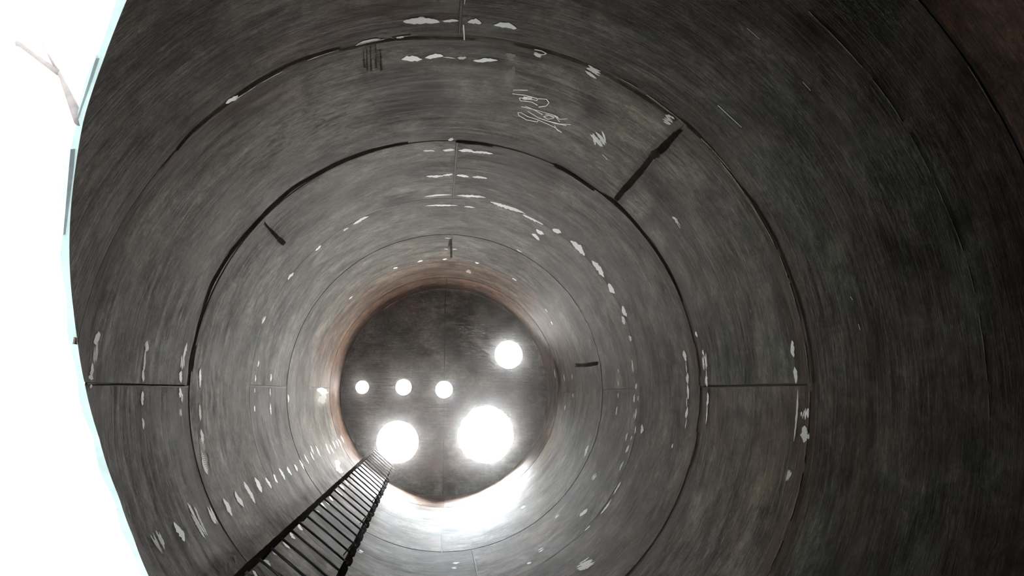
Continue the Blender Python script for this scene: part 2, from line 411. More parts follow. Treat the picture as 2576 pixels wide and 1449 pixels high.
# ---------------------------------------------------------------- sky, sun, exposure
SUN_DIR = Vector((-0.015, 0.362, -0.932)).normalized()       # the way the sunlight travels
SKY_LOW, SKY_HIGH, SKY_FILL = 1.12, 72.0, 450.0
FILL_DIR = Vector((.05, -.565, .822)).normalized()             # bright sky lobe added to light the wall beside the big holes
HAZE = .0020
GLOW_DIR = Vector((.47, .36, .80)).normalized()             # wide sky lobe, added and shaped to light the walls through the holes
world = bpy.data.worlds.new('sky'); sc.world = world; world.use_nodes = True
nt = world.node_tree; nt.nodes.clear()
N = nt.nodes.new
tc = N('ShaderNodeTexCoord'); dot = N('ShaderNodeVectorMath'); dot.operation = 'DOT_PRODUCT'
dot.inputs[1].default_value = GLOW_DIR
nt.links.new(tc.outputs['Generated'], dot.inputs[0])
mr = N('ShaderNodeMapRange'); mr.interpolation_type = 'SMOOTHSTEP'
mr.inputs['From Min'].default_value = math.cos(math.radians(54)); mr.inputs['From Max'].default_value = math.cos(math.radians(22))
mr.inputs['To Min'].default_value = SKY_LOW; mr.inputs['To Max'].default_value = SKY_HIGH
nt.links.new(dot.outputs['Value'], mr.inputs['Value'])
bgn = N('ShaderNodeBackground'); bgn.inputs['Color'].default_value = (1.0, 0.975, 0.93, 1)
dot2 = N('ShaderNodeVectorMath'); dot2.operation = 'DOT_PRODUCT'; dot2.inputs[1].default_value = FILL_DIR
nt.links.new(tc.outputs['Generated'], dot2.inputs[0])
mr2 = N('ShaderNodeMapRange'); mr2.interpolation_type = 'SMOOTHSTEP'; nt.links.new(dot2.outputs['Value'], mr2.inputs['Value'])
mr2.inputs['From Min'].default_value = math.cos(math.radians(25)); mr2.inputs['From Max'].default_value = math.cos(math.radians(6))
mr2.inputs['To Min'].default_value = 0; mr2.inputs['To Max'].default_value = SKY_FILL
bg2 = N('ShaderNodeBackground'); bg2.inputs['Color'].default_value = (0.90, 0.985, 1.04, 1)
nt.links.new(mr.outputs['Result'], bgn.inputs['Strength']); nt.links.new(mr2.outputs['Result'], bg2.inputs['Strength'])
ads = N('ShaderNodeAddShader'); nt.links.new(bg2.outputs[0], ads.inputs[1])
wo = N('ShaderNodeOutputWorld'); nt.links.new(bgn.outputs[0], ads.inputs[0]); nt.links.new(ads.outputs[0], wo.inputs[0])
sun = bpy.data.lights.new('sun', 'SUN'); sun.energy = 0.6; sun.angle = math.radians(2.5); sun.color = (1.0, 0.97, 0.93)
sun_o = bpy.data.objects.new('sun', sun); COL.objects.link(sun_o); sun_o.location = (0, -8, 20)
sun_o.rotation_euler = SUN_DIR.to_track_quat('-Z', 'Y').to_euler()
sc.view_settings.view_transform = 'Standard'; sc.view_settings.look = 'None'
sc.view_settings.exposure = 0.0; sc.view_settings.gamma = 1.0; sc.view_settings.use_curve_mapping = False
sc.cycles.use_adaptive_sampling = True; sc.cycles.adaptive_threshold = .06; sc.cycles.adaptive_min_samples = 20
sc.cycles.max_bounces = 6; sc.cycles.diffuse_bounces = 4; sc.cycles.glossy_bounces = 3
# ---------------------------------------------------------------- materials
class NT:
    def __init__(s, name):
        s.m = bpy.data.materials.new(name); s.m.use_nodes = True; s.t = s.m.node_tree
        s.t.nodes.clear(); s.b = s.n('ShaderNodeBsdfPrincipled'); o = s.n('ShaderNodeOutputMaterial'); s.l(s.b.outputs[0], o.inputs[0])
    def n(s, k, **kw):
        x = s.t.nodes.new(k)
        for a, v in kw.items(): setattr(x, a, v)
        return x
    def l(s, a, b): s.t.links.new(a, b)
    def math(s, op, a, b=None, clamp=False):
        x = s.n('ShaderNodeMath', operation=op); x.use_clamp = clamp
        for i, v in enumerate((a, b)):
            if v is None: continue
            if hasattr(v, 'links'): s.l(v, x.inputs[i])
            else: x.inputs[i].default_value = v
        return x.outputs[0]
    def mix(s, f, a, b, mode='MIX'):
        x = s.n('ShaderNodeMix', data_type='RGBA', blend_type=mode)
        for sock, v in ((x.inputs[0], f), (x.inputs[6], a), (x.inputs[7], b)):
            if hasattr(v, 'links'): s.l(v, sock)
            elif isinstance(v, tuple): sock.default_value = (*v, 1)
            else: sock.default_value = v
        return x.outputs[2]
    def rng(s, v, a, b, c=0.0, d=1.0):
        x = s.n('ShaderNodeMapRange'); s.l(v, x.inputs[0])
        for i, q in enumerate((a, b, c, d)): x.inputs[1+i].default_value = q
        return x.outputs[0]
    def noise(s, vec, scale, detail=4, rough=.55, dist=0.0):
        x = s.n('ShaderNodeTexNoise'); s.l(vec, x.inputs['Vector']); x.inputs['Scale'].default_value = scale
        x.inputs['Detail'].default_value = detail; x.inputs['Roughness'].default_value = rough; x.inputs['Distortion'].default_value = dist
        return x.outputs['Fac']
    def scale(s, vec, v):
        x = s.n('ShaderNodeVectorMath', operation='MULTIPLY'); s.l(vec, x.inputs[0]); x.inputs[1].default_value = v
        return x.outputs[0]

def steel_material(name, chalk=False, ceiling=False):
    k = NT(name)
    info = k.n('ShaderNodeObjectInfo')
    if ceiling:
        src = k.n('ShaderNodeTexCoord').outputs['Object']
    else:
        src = k.n('ShaderNodeUVMap').outputs['UV']
    off = k.n('ShaderNodeCombineXYZ'); r = k.math('MULTIPLY', info.outputs['Random'], 37.0); k.l(r, off.inputs[2])
    add = k.n('ShaderNodeVectorMath', operation='ADD'); k.l(src, add.inputs[0]); k.l(off.outputs[0], add.inputs[1])
    v = add.outputs[0]
    blotch = k.rng(k.noise(k.scale(v, (.8, 1.0, 1)), 1.9, 6, .62, .5), .34, .66)
    cloud = k.rng(k.noise(k.scale(v, (1.0, 1.7, 1)), 5.0, 6, .7, .4), .3, .7)
    streak = k.rng(k.noise(k.scale(v, (1.1, 13.0, 1)), 2.2, 6, .68, .3), .36, .64)      # mill marks around the ring
    fine = k.rng(k.noise(k.scale(v, (3.0, 20.0, 1)), 6.0, 4, .7), .4, .7)
    drip = k.rng(k.noise(k.scale(v, (9.0, .55, 1)), 2.0, 4, .6, .2), .56, .72)
    speck = k.rng(k.noise(v, 70.0, 2, .6), .62, .70)
    pit = k.rng(k.noise(k.scale(v, (1, 1.5, 1)), 42.0, 3, .7), .60, .68)
    rustn = k.rng(k.noise(k.scale(v, (.7, .9, 1)), 1.3, 4, .6, .6), .45, .68)
    c = k.mix(blotch, (.026, .021, .018), (.096, .093, .084))
    c = k.mix(k.math('MULTIPLY', cloud, .45), c, (.113, .114, .102))
    c = k.mix(k.math('MULTIPLY', streak, .42), c, (.165, .158, .134))
    mott = k.rng(k.noise(k.scale(v, (1, 1.35, 1)), 11.0, 8, .74, .5), .40, .62)
    c = k.mix(k.math('MULTIPLY', mott, .65), c, (.045, .038, .030))
    grain = k.rng(k.noise(k.scale(v, (1, 1.6, 1)), 34.0, 5, .75), .52, .66)
    c = k.mix(k.math('MULTIPLY', k.math('MULTIPLY', grain, blotch), .7), c, (.27, .265, .23))
    c = k.mix(k.math('MULTIPLY', k.math('MULTIPLY', fine, blotch), .5), c, (.33, .33, .30))
    c = k.mix(k.math('MULTIPLY', k.math('MULTIPLY', pit, cloud), .45), c, (.050, .040, .030))
    c = k.mix(k.math('MULTIPLY', drip, .40), c, (.055, .048, .042))
    c = k.mix(k.math('MULTIPLY', speck, .25), c, (.30, .30, .28))
    c = k.mix(k.math('MULTIPLY', rustn, .60), c, (.095, .060, .045))
    con = k.rng(k.noise(k.scale(v, (1.0, 1.15, 1)), 2.6, 8, .62, .9), .36, .64, .50, 1.60)
    con2 = k.rng(k.noise(k.scale(v, (1, 1.3, 1)), 7.5, 9, .78, .8), .36, .62, .60, 1.45)
    cc = k.n('ShaderNodeCombineColor'); cm = k.math('MULTIPLY', con, con2)
    for i_ in range(3): k.l(cm, cc.inputs[i_])
    c = k.mix(1.0, c, cc.outputs[0], 'MULTIPLY')
    flake = k.rng(k.noise(k.scale(v, (1.6, 6.5, 1)), 9.0, 6, .78, .9), .56, .62)
    fl_m = k.rng(k.noise(v, 1.6, 3, .6), .42, .56)
    c = k.mix(k.math('MULTIPLY', k.math('MULTIPLY', flake, fl_m), .75), c, (.26, .245, .19))
    dfl = k.rng(k.noise(k.scale(v, (2.6, 9.5, 1)), 7.0, 6, .78, 1.1), .575, .64)
    c = k.mix(k.math('MULTIPLY', k.math('MULTIPLY', dfl, fl_m), .7), c, (.022, .017, .012))
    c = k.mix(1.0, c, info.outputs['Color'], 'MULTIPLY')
    att = k.n('ShaderNodeAttribute', attribute_name='stain_light')
    if not ceiling and not chalk:
        st = k.n('ShaderNodeSeparateColor'); k.l(att.outputs['Color'], st.inputs[0])
        brk = k.math('MULTIPLY', k.rng(k.noise(k.scale(v, (1.6, 3.0, 1)), 7.0, 5, .75, .8), .36, .62), 1.0)
        # red channel: darkening, green: paler scuffed metal and a painted light patch, blue: rust
        brk2 = k.math('ADD', k.math('MULTIPLY', brk, .35), .65)
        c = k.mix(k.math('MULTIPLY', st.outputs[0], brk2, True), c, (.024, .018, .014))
        c = k.mix(k.math('MULTIPLY', st.outputs[1], brk, True), c, (.36, .35, .29))
        c = k.mix(k.math('MULTIPLY', st.outputs[2], brk2, True), c, (.11, .05, .032))
    if chalk:
        rag = k.noise(k.scale(v, (14, 60, 1)), 5.0, 3, .7)
        al = k.rng(rag, .22, .36)
        s2 = k.n('ShaderNodeSeparateColor'); k.l(att.outputs['Color'], s2.inputs[0])
        f = k.math('MULTIPLY', al, s2.outputs[0], True)
        c = k.mix(k.math('POWER', f, .55), c, (.95, .98, .98))
        c = k.mix(k.math('MULTIPLY', al, k.math('MULTIPLY', s2.outputs[1], .85), True), c, (.020, .016, .013))
        k.b.inputs['Roughness'].default_value = .52
        k.l(k.math('MULTIPLY', f, .6), k.b.inputs['Specular IOR Level'])
    else:
        rough = k.rng(k.math('ADD', cloud, streak), 0, 2, .68, .50)
        k.l(rough, k.b.inputs['Roughness'])
        k.l(k.rng(k.math('ADD', blotch, streak), 0, 2, .01, .07), k.b.inputs['Specular IOR Level'])
        bp = k.n('ShaderNodeBump'); bp.inputs['Strength'].default_value = .25; bp.inputs['Distance'].default_value = .004
        k.l(k.math('ADD', k.math('MULTIPLY', cloud, .5), streak), bp.inputs['Height']); k.l(bp.outputs[0], k.b.inputs['Normal'])
    k.l(c, k.b.inputs['Base Color'])
    return k.m

def plain(name, col, rough=.6, metal=0.0, col2=None, sc_=20.0, spec=.5):
    k = NT(name)
    v = k.n('ShaderNodeTexCoord').outputs['Object']
    n = k.rng(k.noise(v, sc_, 5, .65), .35, .65)
    k.l(k.mix(n, col, col2 or tuple(q*.6 for q in col)), k.b.inputs['Base Color'])
    k.b.inputs['Roughness'].default_value = rough; k.b.inputs['Metallic'].default_value = metal
    k.b.inputs['Specular IOR Level'].default_value = spec
    return k.m

M_STEEL = steel_material('mill_scale_steel')
M_CHALK_LIGHT = steel_material('chalk_and_light_marks', chalk=True)
M_CEIL = steel_material('head_plate_steel', ceiling=True)
M_WELD = plain('weld_groove', (.030, .026, .023), .7, 0, (.060, .052, .045), 30)
M_SHINY = plain('ground_weld_edge', (.22, .22, .20), .4, .5, (.10, .10, .09), 60)
M_LADDER = plain('dark_ladder_steel', (.010, .010, .011), 1.0, 0, (.022, .014, .010), 9, 0.0)
M_RUNG = plain('rung_steel', (.026, .028, .030), .4, .2, (.040, .036, .032), 14, .4)
M_RIM = plain('pale_cut_edge', (.28, .37, .39), .7, 0, (.22, .30, .32), 12)
M_PALEBAR = plain('pale_grey_bar', (.17, .155, .16), .8, 0, (.13, .12, .125), 12)
M_LUG = plain('weathered_lug', (.30, .36, .38), .7, 0, (.22, .26, .28), 12)
M_FLOOR = plain('dark_floor_steel', (.055, .050, .045), .6, 0, (.03, .028, .026), 3)
M_GROUND = plain('yard_ground', (.10, .095, .085), .9, 0, (.07, .066, .06), 2)
# ---------------------------------------------------------------- helpers
def make(name, verts, faces, mats, parent=None, mi=None, smooth=False):
    me = bpy.data.meshes.new(name); me.from_pydata(verts, [], faces)
    for mm in mats: me.materials.append(mm)
    if mi: me.polygons.foreach_set('material_index', mi)
    if smooth: me.polygons.foreach_set('use_smooth', [True]*len(me.polygons))
    me.update()
    o = bpy.data.objects.new(name, me); COL.objects.link(o)
    if parent: o.parent = parent
    return o
def empty(name, loc=(0, 0, 0)):
    o = bpy.data.objects.new(name, None); COL.objects.link(o); o.location = loc; o.empty_display_size = .2; return o
def cyl(th, r, z): return (r*math.cos(th), r*math.sin(th), z)
def box_beam(a, b, u, v, hu, hv):
    """a closed bar from a to b, half widths hu along u and hv along v"""
    vs = []
    for p in (a, b):
        for s, t in ((-1, -1), (1, -1), (1, 1), (-1, 1)): vs.append(tuple(p+u*hu*s+v*hv*t))
    return vs, [(0, 3, 2, 1), (4, 5, 6, 7)]+[(i, (i+1) % 4, (i+1) % 4+4, i+4) for i in range(4)]
def merge(parts):
    V, F = [], []
    for vs, fs in parts:
        n = len(V); V += vs; F += [tuple(i+n for i in f) for f in fs]
    return V, F
def rod(pts, rad, seg=10):
    """a round bar through pts with closed ends"""
    V, F = [], []
    for i, p in enumerate(pts):
        p = Vector(p); q = Vector(pts[min(i+1, len(pts)-1)]) - Vector(pts[max(i-1, 0)]); q.normalize()
        a = q.orthogonal().normalized() if i == 0 else (a - q*a.dot(q)).normalized()
        b = q.cross(a); rr = rad[i] if isinstance(rad, (list, tuple)) else rad
        for k_ in range(seg):
            t = 2*math.pi*k_/seg; V.append(tuple(p+(a*math.cos(t)+b*math.sin(t))*rr))
    for i in range(len(pts)-1):
        for k_ in range(seg):
            F.append((i*seg+k_, i*seg+(k_+1) % seg, (i+1)*seg+(k_+1) % seg, (i+1)*seg+k_))
    F.append(tuple(range(seg))[::-1]); n = (len(pts)-1)*seg; F.append(tuple(range(n, n+seg)))
    return V, F
# ---------------------------------------------------------------- the side opening: upper and lower edge by angle
T_A, T_B = math.radians(143.0), math.radians(232.0)
_ot = sorted([(math.radians(143.0), 3.69)]+[tuple(q) for q in OPEN if q[0] > math.radians(147.5)]+[(math.radians(232.0), 2.31)])
def open_bot(t): return 1.85+.77*(T_B-t)/(T_B-T_A)
def open_top(t):
    for (a, za), (b, zb) in zip(_ot, _ot[1:]):
        if a <= t <= b: return za+(zb-za)*(t-a)/(b-a)
    return _ot[0][1] if t < _ot[0][0] else _ot[-1][1]
# ---------------------------------------------------------------- stains, with some light and shade painted in
def stain_light_at(t, z):
    r = g = b = 0.0
    for T, Z, dt, dz, amt, red in STAINS_AND_LIGHT:
        d = abs(t-T) % (2*math.pi); d = min(d, 2*math.pi-d)
        if d > 1.6*dt: continue
        q = (d/dt)**2+((z-Z)/dz)**2
        if q > 2.4: continue
        w = math.exp(-q*q*.9)
        if amt < 1: r = max(r, w*(1-amt)*1.9); b = max(b, w*red*(1-amt)*1.0)
        else: g = max(g, w*(amt-1)*1.0)
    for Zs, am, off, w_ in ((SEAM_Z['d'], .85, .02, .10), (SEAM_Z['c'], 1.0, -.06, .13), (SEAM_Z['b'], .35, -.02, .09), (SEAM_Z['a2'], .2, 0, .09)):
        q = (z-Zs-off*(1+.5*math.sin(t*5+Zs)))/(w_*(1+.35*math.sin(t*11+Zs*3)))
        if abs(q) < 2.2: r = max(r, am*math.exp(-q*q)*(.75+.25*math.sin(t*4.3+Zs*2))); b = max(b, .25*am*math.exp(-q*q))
    return r, g, b
# ---------------------------------------------------------------- wall shell, plate by plate
TH = .012
def mark_geometry(marks, rad):
    V, F, S = [], [], []
    def q(t, z, rr): return cyl(t, rr, z)
    def strip(A, B, n, wd, seed, nseg, bright, lift, mode):
        rs = random.Random(seed); n0 = len(V); ph = rs.random()*9
        for i in range(nseg+1):
            s = i/nseg
            prof = max(.10, math.sin(math.pi*min(1, max(0, s)))**.6) if mode != 2 else 1.0
            w1 = wd*prof*(rs.uniform(.65, 1.25) if mode != 2 else rs.uniform(.8, 1.15))
            w2 = wd*prof*(rs.uniform(.65, 1.25) if mode != 2 else rs.uniform(.8, 1.15))
            c = (A[0]+(B[0]-A[0])*s, A[1]+(B[1]-A[1])*s); j = .25*math.sin(ph+s*5)*wd if mode != 2 else 0
            V.append(q(c[0]+n[0]*(w1+j), c[1]+n[1]*(w1+j), rad-lift)); V.append(q(c[0]-n[0]*(w2-j), c[1]-n[1]*(w2-j), rad-lift))
            S.extend([bright, bright])
        sg_ = (B[0]-A[0])*n[1]-(B[1]-A[1])*n[0]
        for i in range(nseg): a = n0+2*i; F.append((a, a+1, a+3, a+2) if sg_ < 0 else (a, a+2, a+3, a+1))
    for idx, (t1, z1, t2, z2, nt_, nz, br, style) in enumerate(marks):
        A, B, n = (t1, z1), (t2, z2), (nt_, nz)
        arc = math.hypot((t2-t1)*R, z2-z1); ns = max(7, min(30, int(arc/.012)))
        sd = int(abs(t1*1000)+abs(z1*777))
        if style == 0: strip(A, B, n, 1.0, sd, ns, br, .0016, 0)
        elif style == 2: strip(A, B, n, 1.0, sd, 3, br, .0018 if br > 0 else .0010, 2)
        else:
            rs = random.Random(sd)
            for k_ in range(7):                                     # hatched back and forth strokes
                o = rs.uniform(-.85, .85); s0, s1 = rs.uniform(0, .35)*abs(o)*1.4, 1-rs.uniform(0, .35)*abs(o)*1.4
                sk = rs.uniform(-.25, .25)
                a2 = (A[0]+(B[0]-A[0])*s0+n[0]*(o-sk), A[1]+(B[1]-A[1])*s0+n[1]*(o-sk))
                b2 = (A[0]+(B[0]-A[0])*s1+n[0]*(o+sk), A[1]+(B[1]-A[1])*s1+n[1]*(o+sk))
                strip(a2, b2, (n[0]*.24, n[1]*.24), rs.uniform(.5, 1.1), sd+k_, ns, br*rs.uniform(.55, 1.0), .0016+.00012*k_, 0)
    return V, F, S
shell = empty('wall_shell', (0, 0, ZFLOOR)); shell['kind'] = 'structure'
shell['label'] = 'round welded steel shell of the vessel with its side opening'
def shell_child(o):
    o.parent = shell; o.matrix_parent_inverse = Matrix.Translation((0, 0, -ZFLOOR))
def plate(t0, t1, z0, z1, tint, rad, gap=.0075):
    """one rolled plate, radians t0..t1, heights z0..z1; its chalk marks, stains and painted light lie in it"""
    z0 += gap; z1 -= gap; t0 += gap/R; t1 -= gap/R
    V, F, S, UV, NRM, MI = [], [], [], [], [], []
    cuts = [t0]+[q for q in (T_A, T_B) if t0 < q < t1]+[t1]
    step = math.radians(1.0)
    def grid(ts, lo, hi, r, inner):
        nz = max(2, int((z1-z0)/.035)) if inner else 1
        n0 = len(V)
        for t in ts:
            a, b = lo(t), hi(t)
            for j in range(nz+1):
                z = a+(b-a)*j/nz
                V.append(cyl(t, r, z)); UV.append((t*R, z)); sg = -1 if inner else 1
                NRM.append((sg*math.cos(t), sg*math.sin(t), 0)); S.append(stain_light_at(t, z) if inner else (0, 0, 0))
        for i in range(len(ts)-1):
            if hi(ts[i])-lo(ts[i]) < 1e-5 and hi(ts[i+1])-lo(ts[i+1]) < 1e-5: continue
            for j in range(nz):
                a = n0+i*(nz+1)+j; b = a+nz+1
                F.append((a, a+1, b+1, b) if inner else (a, b, b+1, a+1)); MI.append(0)
    for a, b in zip(cuts, cuts[1:]):
        n = max(1, int((b-a)/step)); ts = [a+(b-a)*i/n for i in range(n+1)]
        mid = (a+b)/2; regions = []
        if T_A < mid < T_B and z0 < 3.76 and z1 > 1.85:
            if z1 > 2.3: regions.append((lambda t: min(z1, max(z0, open_top(t))), lambda t: z1))
            if z0 < 2.62: regions.append((lambda t: min(z0, open_bot(t)), lambda t: max(z0, min(z1, open_bot(t)))))
        else: regions.append((lambda t: z0, lambda t: z1))
        for lo, hi in regions:
            grid(ts, lo, hi, rad, True); grid(ts, lo, hi, rad+TH, False)
            n0 = len(V)
            for t in ts:                                             # plate edges, lower and upper
                for zz in (lo(t), hi(t)):
                    for rr in (rad, rad+TH):
                        V.append(cyl(t, rr, zz)); UV.append((t*R, zz)); NRM.append((0, 0, -1 if zz == lo(t) else 1)); S.append((.4, 0, 0))
            for i in range(len(ts)-1):
                if hi(ts[i])-lo(ts[i]) < 1e-5 and hi(ts[i+1])-lo(ts[i+1]) < 1e-5: continue
                a_ = n0+4*i; F.append((a_, a_+4, a_+5, a_+1)); F.append((a_+2, a_+3, a_+7, a_+6)); MI.extend([0, 0])
            for i in (0, len(ts)-1):
                a_ = n0+4*i; F.append((a_, a_+1, a_+3, a_+2)); MI.append(0)
    mine = []
    for mk in MARKS:
        tm, zm = (mk[0]+mk[2])/2, (mk[1]+mk[3])/2
        for sh in (0, 2*math.pi, -2*math.pi):
            if t0-.01 <= tm+sh < t1+.01 and z0-.005 <= zm < z1+.005:
                mine.append((mk[0]+sh, mk[1], mk[2]+sh, mk[3], *mk[4:])); break
    mV, mF, mS = mark_geometry(mine, rad)
    n0 = len(V); V += mV; F += [tuple(i+n0 for i in f) for f in mF]; MI += [1]*len(mF)
    for (x_, y_, z_), s_ in zip(mV, mS):
        t = math.atan2(y_, x_) % (2*math.pi); UV.append((t*R, z_)); NRM.append((-math.cos(t), -math.sin(t), 0)); S.append((max(0, s_), max(0, -s_), 0))
    o = make('shell_plate', V, F, [M_STEEL, M_CHALK_LIGHT], None, MI, True); me = o.data
    at = me.color_attributes.new('stain_light', 'FLOAT_COLOR', 'POINT')
    at.data.foreach_set('color', [c for s_ in S for c in (*s_, 1.0)])
    uvl = me.uv_layers.new(name='UVMap'); li = [0]*len(me.loops); me.loops.foreach_get('vertex_index', li)
    uvl.data.foreach_set('uv', [c for i in li for c in UV[i]])
    me.normals_split_custom_set_from_vertices(NRM)
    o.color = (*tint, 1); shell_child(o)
    return o
D = math.radians
Z = SEAM_Z
PLATES = [  # plate tones; near and right-hand ones also darkened to paint in light falloff
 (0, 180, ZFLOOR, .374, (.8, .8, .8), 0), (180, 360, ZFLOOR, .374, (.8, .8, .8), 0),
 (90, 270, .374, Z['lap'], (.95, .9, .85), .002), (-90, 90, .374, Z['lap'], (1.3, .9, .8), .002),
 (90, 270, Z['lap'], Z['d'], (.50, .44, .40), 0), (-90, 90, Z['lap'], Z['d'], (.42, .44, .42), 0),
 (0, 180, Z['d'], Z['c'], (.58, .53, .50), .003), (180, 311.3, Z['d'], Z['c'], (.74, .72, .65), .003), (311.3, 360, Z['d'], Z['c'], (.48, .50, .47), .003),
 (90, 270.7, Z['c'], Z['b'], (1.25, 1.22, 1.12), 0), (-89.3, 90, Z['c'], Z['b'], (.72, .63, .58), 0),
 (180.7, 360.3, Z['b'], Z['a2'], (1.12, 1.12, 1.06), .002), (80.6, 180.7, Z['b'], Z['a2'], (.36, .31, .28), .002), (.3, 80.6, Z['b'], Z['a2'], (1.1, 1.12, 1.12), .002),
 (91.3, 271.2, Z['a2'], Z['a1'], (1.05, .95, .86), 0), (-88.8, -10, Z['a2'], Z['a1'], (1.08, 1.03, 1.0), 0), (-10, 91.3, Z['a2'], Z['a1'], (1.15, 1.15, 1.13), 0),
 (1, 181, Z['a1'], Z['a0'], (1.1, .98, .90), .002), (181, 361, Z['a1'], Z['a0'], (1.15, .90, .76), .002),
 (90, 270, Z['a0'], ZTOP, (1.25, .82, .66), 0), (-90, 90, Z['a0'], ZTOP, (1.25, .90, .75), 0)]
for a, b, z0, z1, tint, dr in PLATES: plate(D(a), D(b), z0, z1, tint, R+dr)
# seams: a dark weld bead lies in every groove; along some a line of ground bright metal
def ring_seam(z, segs, hw=.016, r0=.0045, name='weld_seam', mat=None, wob=0.0):
    V, F = [], []
    for a, b in segs:
        n = max(2, int((b-a)/math.radians(1))); n0 = len(V)
        for i in range(n+1):
            t = a+(b-a)*i/n; w = wob*math.sin(t*31)+wob*.6*math.sin(t*73+1)
            for rr, zz in ((R+r0, z-hw+w), (R+r0-.001, z+w), (R+r0, z+hw+w), (R+.013, z+hw), (R+.013, z-hw)): V.append(cyl(t, rr, zz))
        for i in range(n):
            for k_ in range(5):
                p = n0+5*i+k_; q = n0+5*i+(k_+1) % 5; F.append((p, q, q+5, p+5))
    o = make(name, V, F, [mat or M_WELD], None, None, True); shell_child(o); return o
FULL = [(0, 2*math.pi)]
cutseg = [(D(186.4), D(360+143-.01))]
for key in ('c', 'b', 'a2', 'a1', 'a0'): ring_seam(Z[key], FULL)
ring_seam(Z['d'], [(D(-174.2), D(142.9))])
ring_seam(Z['lap'], [(D(-128), D(226))]); ring_seam(.374, FULL)
def vert_seam(deg, z0, z1, hw=.012):
    t = D(deg); n = 12; V, F = [], []
    for i in range(n+1):
        z = z0+(z1-z0)*i/n
        for s, rr in ((-1, R+.0045), (0, R+.0030), (1, R+.0045), (1, R+.013), (-1, R+.013)): V.append(cyl(t+s*hw/R, rr, z))
    for i in range(n):
        for k_ in range(5):
            p = 5*i+k_; q = 5*i+(k_+1) % 5; F.append((p, q, q+5, p+5))
    shell_child(make('weld_seam', V, F, [M_WELD], None, None, True))
for deg, z0, z1 in ((0, ZFLOOR, .37), (90, .38, Z['d']), (270, .38, Z['d']), (0, Z['d'], Z['c']), (180, open_top(math.pi)+.03, Z['c']), (311.3, Z['d'], Z['c']),
                    (90, Z['c'], Z['b']), (270.7, Z['c'], Z['b']), (180.7, Z['b'], Z['a2']), (80.6, Z['b'], Z['a2']), (.3, Z['b'], Z['a2']),
                    (91.3, Z['a2'], Z['a1']), (271.2, Z['a2'], Z['a1']), (-10, Z['a2'], Z['a1']), (181, Z['a1'], Z['a0']), (1, Z['a1'], Z['a0']),
                    (90, Z['a0'], ZTOP), (270, Z['a0'], ZTOP)): vert_seam(deg, z0, z1)
# thin bright scribed or ground lines that follow seams, broken up
def scribe(z, a, b, name='ground_edge_line', w=.0022, seed=1, duty=.6):
    rs = random.Random(seed); V, F = [], []; t = a
    while t < b:
        e = min(b, t+rs.uniform(.03, .16)); n = max(2, int((e-t)/.02)); n0 = len(V)
        for i in range(n+1):
            tt = t+(e-t)*i/n; zz = z+.003*math.sin(tt*17+seed); ww = w*rs.uniform(.3, 1.1)
            for rr, dz in ((R-.0025, -ww), (R-.0025, ww), (R+.003, ww), (R+.003, -ww)): V.append(cyl(tt, rr, zz+dz))
        for i in range(n):
            for k_ in range(4):
                p = n0+4*i+k_; q = n0+4*i+(k_+1) % 4; F.append((p, q, q+4, p+4))
        t = e+rs.uniform(.01, .12)*(1-duty)*2.5
    shell_child(make(name, V, F, [M_SHINY], None, None, False))
scribe(2.25, D(-47), D(4), seed=2, duty=.85, w=.0020)
scribe(Z['lap']+.008, D(-45), D(-20), seed=3)
scribe(Z['d']-.009, D(-62), D(-38), seed=4, duty=.8); scribe(Z['d']+.009, D(-40), D(30), seed=5, duty=.75)
scribe(Z['d']-.010, D(232), D(262), seed=8, duty=.5); scribe(Z['c']-.008, D(-10), D(22), seed=6, duty=.7)
scribe(Z['a2']-.012, D(-40), D(25), seed=7, duty=.6, w=.005); scribe(Z['b']-.01, D(18), D(50), seed=9, duty=.6, w=.005)
# cut edge of the opening, a flat bar all round it, standing outside the shell
def rim():
    ts = [T_A+(T_B-T_A)*i/60 for i in range(61)]
    loop = [(t, open_top(t)) for t in ts]+[(T_B, open_top(T_B)-(open_top(T_B)-open_bot(T_B))*i/8) for i in range(1, 8)]
    loop += [(t, open_bot(t)) for t in reversed(ts)]+[(T_A, open_bot(T_A)+(open_top(T_A)-open_bot(T_A))*i/10) for i in range(1, 10)]
    V, F = [], []; n = len(loop); cz = 2.75; ct = (T_A+T_B)/2
    for i, (t, z) in enumerate(loop):
        a, b = loop[i-1], loop[(i+1) % n]; du, dv = (b[0]-a[0])*R, b[1]-a[1]; L = math.hypot(du, dv) or 1
        nu, nv = dv/L, -du/L
        if (t-ct)*R*nu+(z-cz)*nv < 0: nu, nv = -nu, -nv
        ow = .030+.006*math.sin(i*.9)
        for off, rr in ((-.001, R+.001), (-.001, R+ow), (.014, R+ow), (.014, R+.0125)): V.append(cyl(t+nu*off/R, rr, z+nv*off))
    for i in range(n):
        for k_ in range(4):
            p = 4*i+k_; q = 4*i+(k_+1) % 4; j = (i+1) % n; F.append((p, q, 4*j+(k_+1) % 4, 4*j+k_))
    shell_child(make('opening_edge_bar', V, F, [M_RIM]))
rim()
def ray_pt(rx, ry, depth): return Vector(CAM)+Vector((rx, ry, 1))*depth
def lug(pts, th=.02):
    V, F = [], []; P = [Vector(p) for p in pts]; nrm = (P[1]-P[0]).cross(P[2]-P[0]).normalized()*th; n = len(P)
    V = [tuple(p) for p in P]+[tuple(p+nrm) for p in P]
    F = [tuple(range(n)), tuple(range(2*n-1, n-1, -1))]+[(i, (i+1) % n, (i+1) % n+n, i+n) for i in range(n)]
    shell_child(make('lifting_lug', V, F, [M_LUG]))
lug([cyl(D(221.5), R+.01, 2.58), cyl(D(223), R+.075, 2.60), cyl(D(220.5), R+.12, 2.75), cyl(D(217.5), R+.10, 2.84), cyl(D(214.5), R+.01, 2.74)])
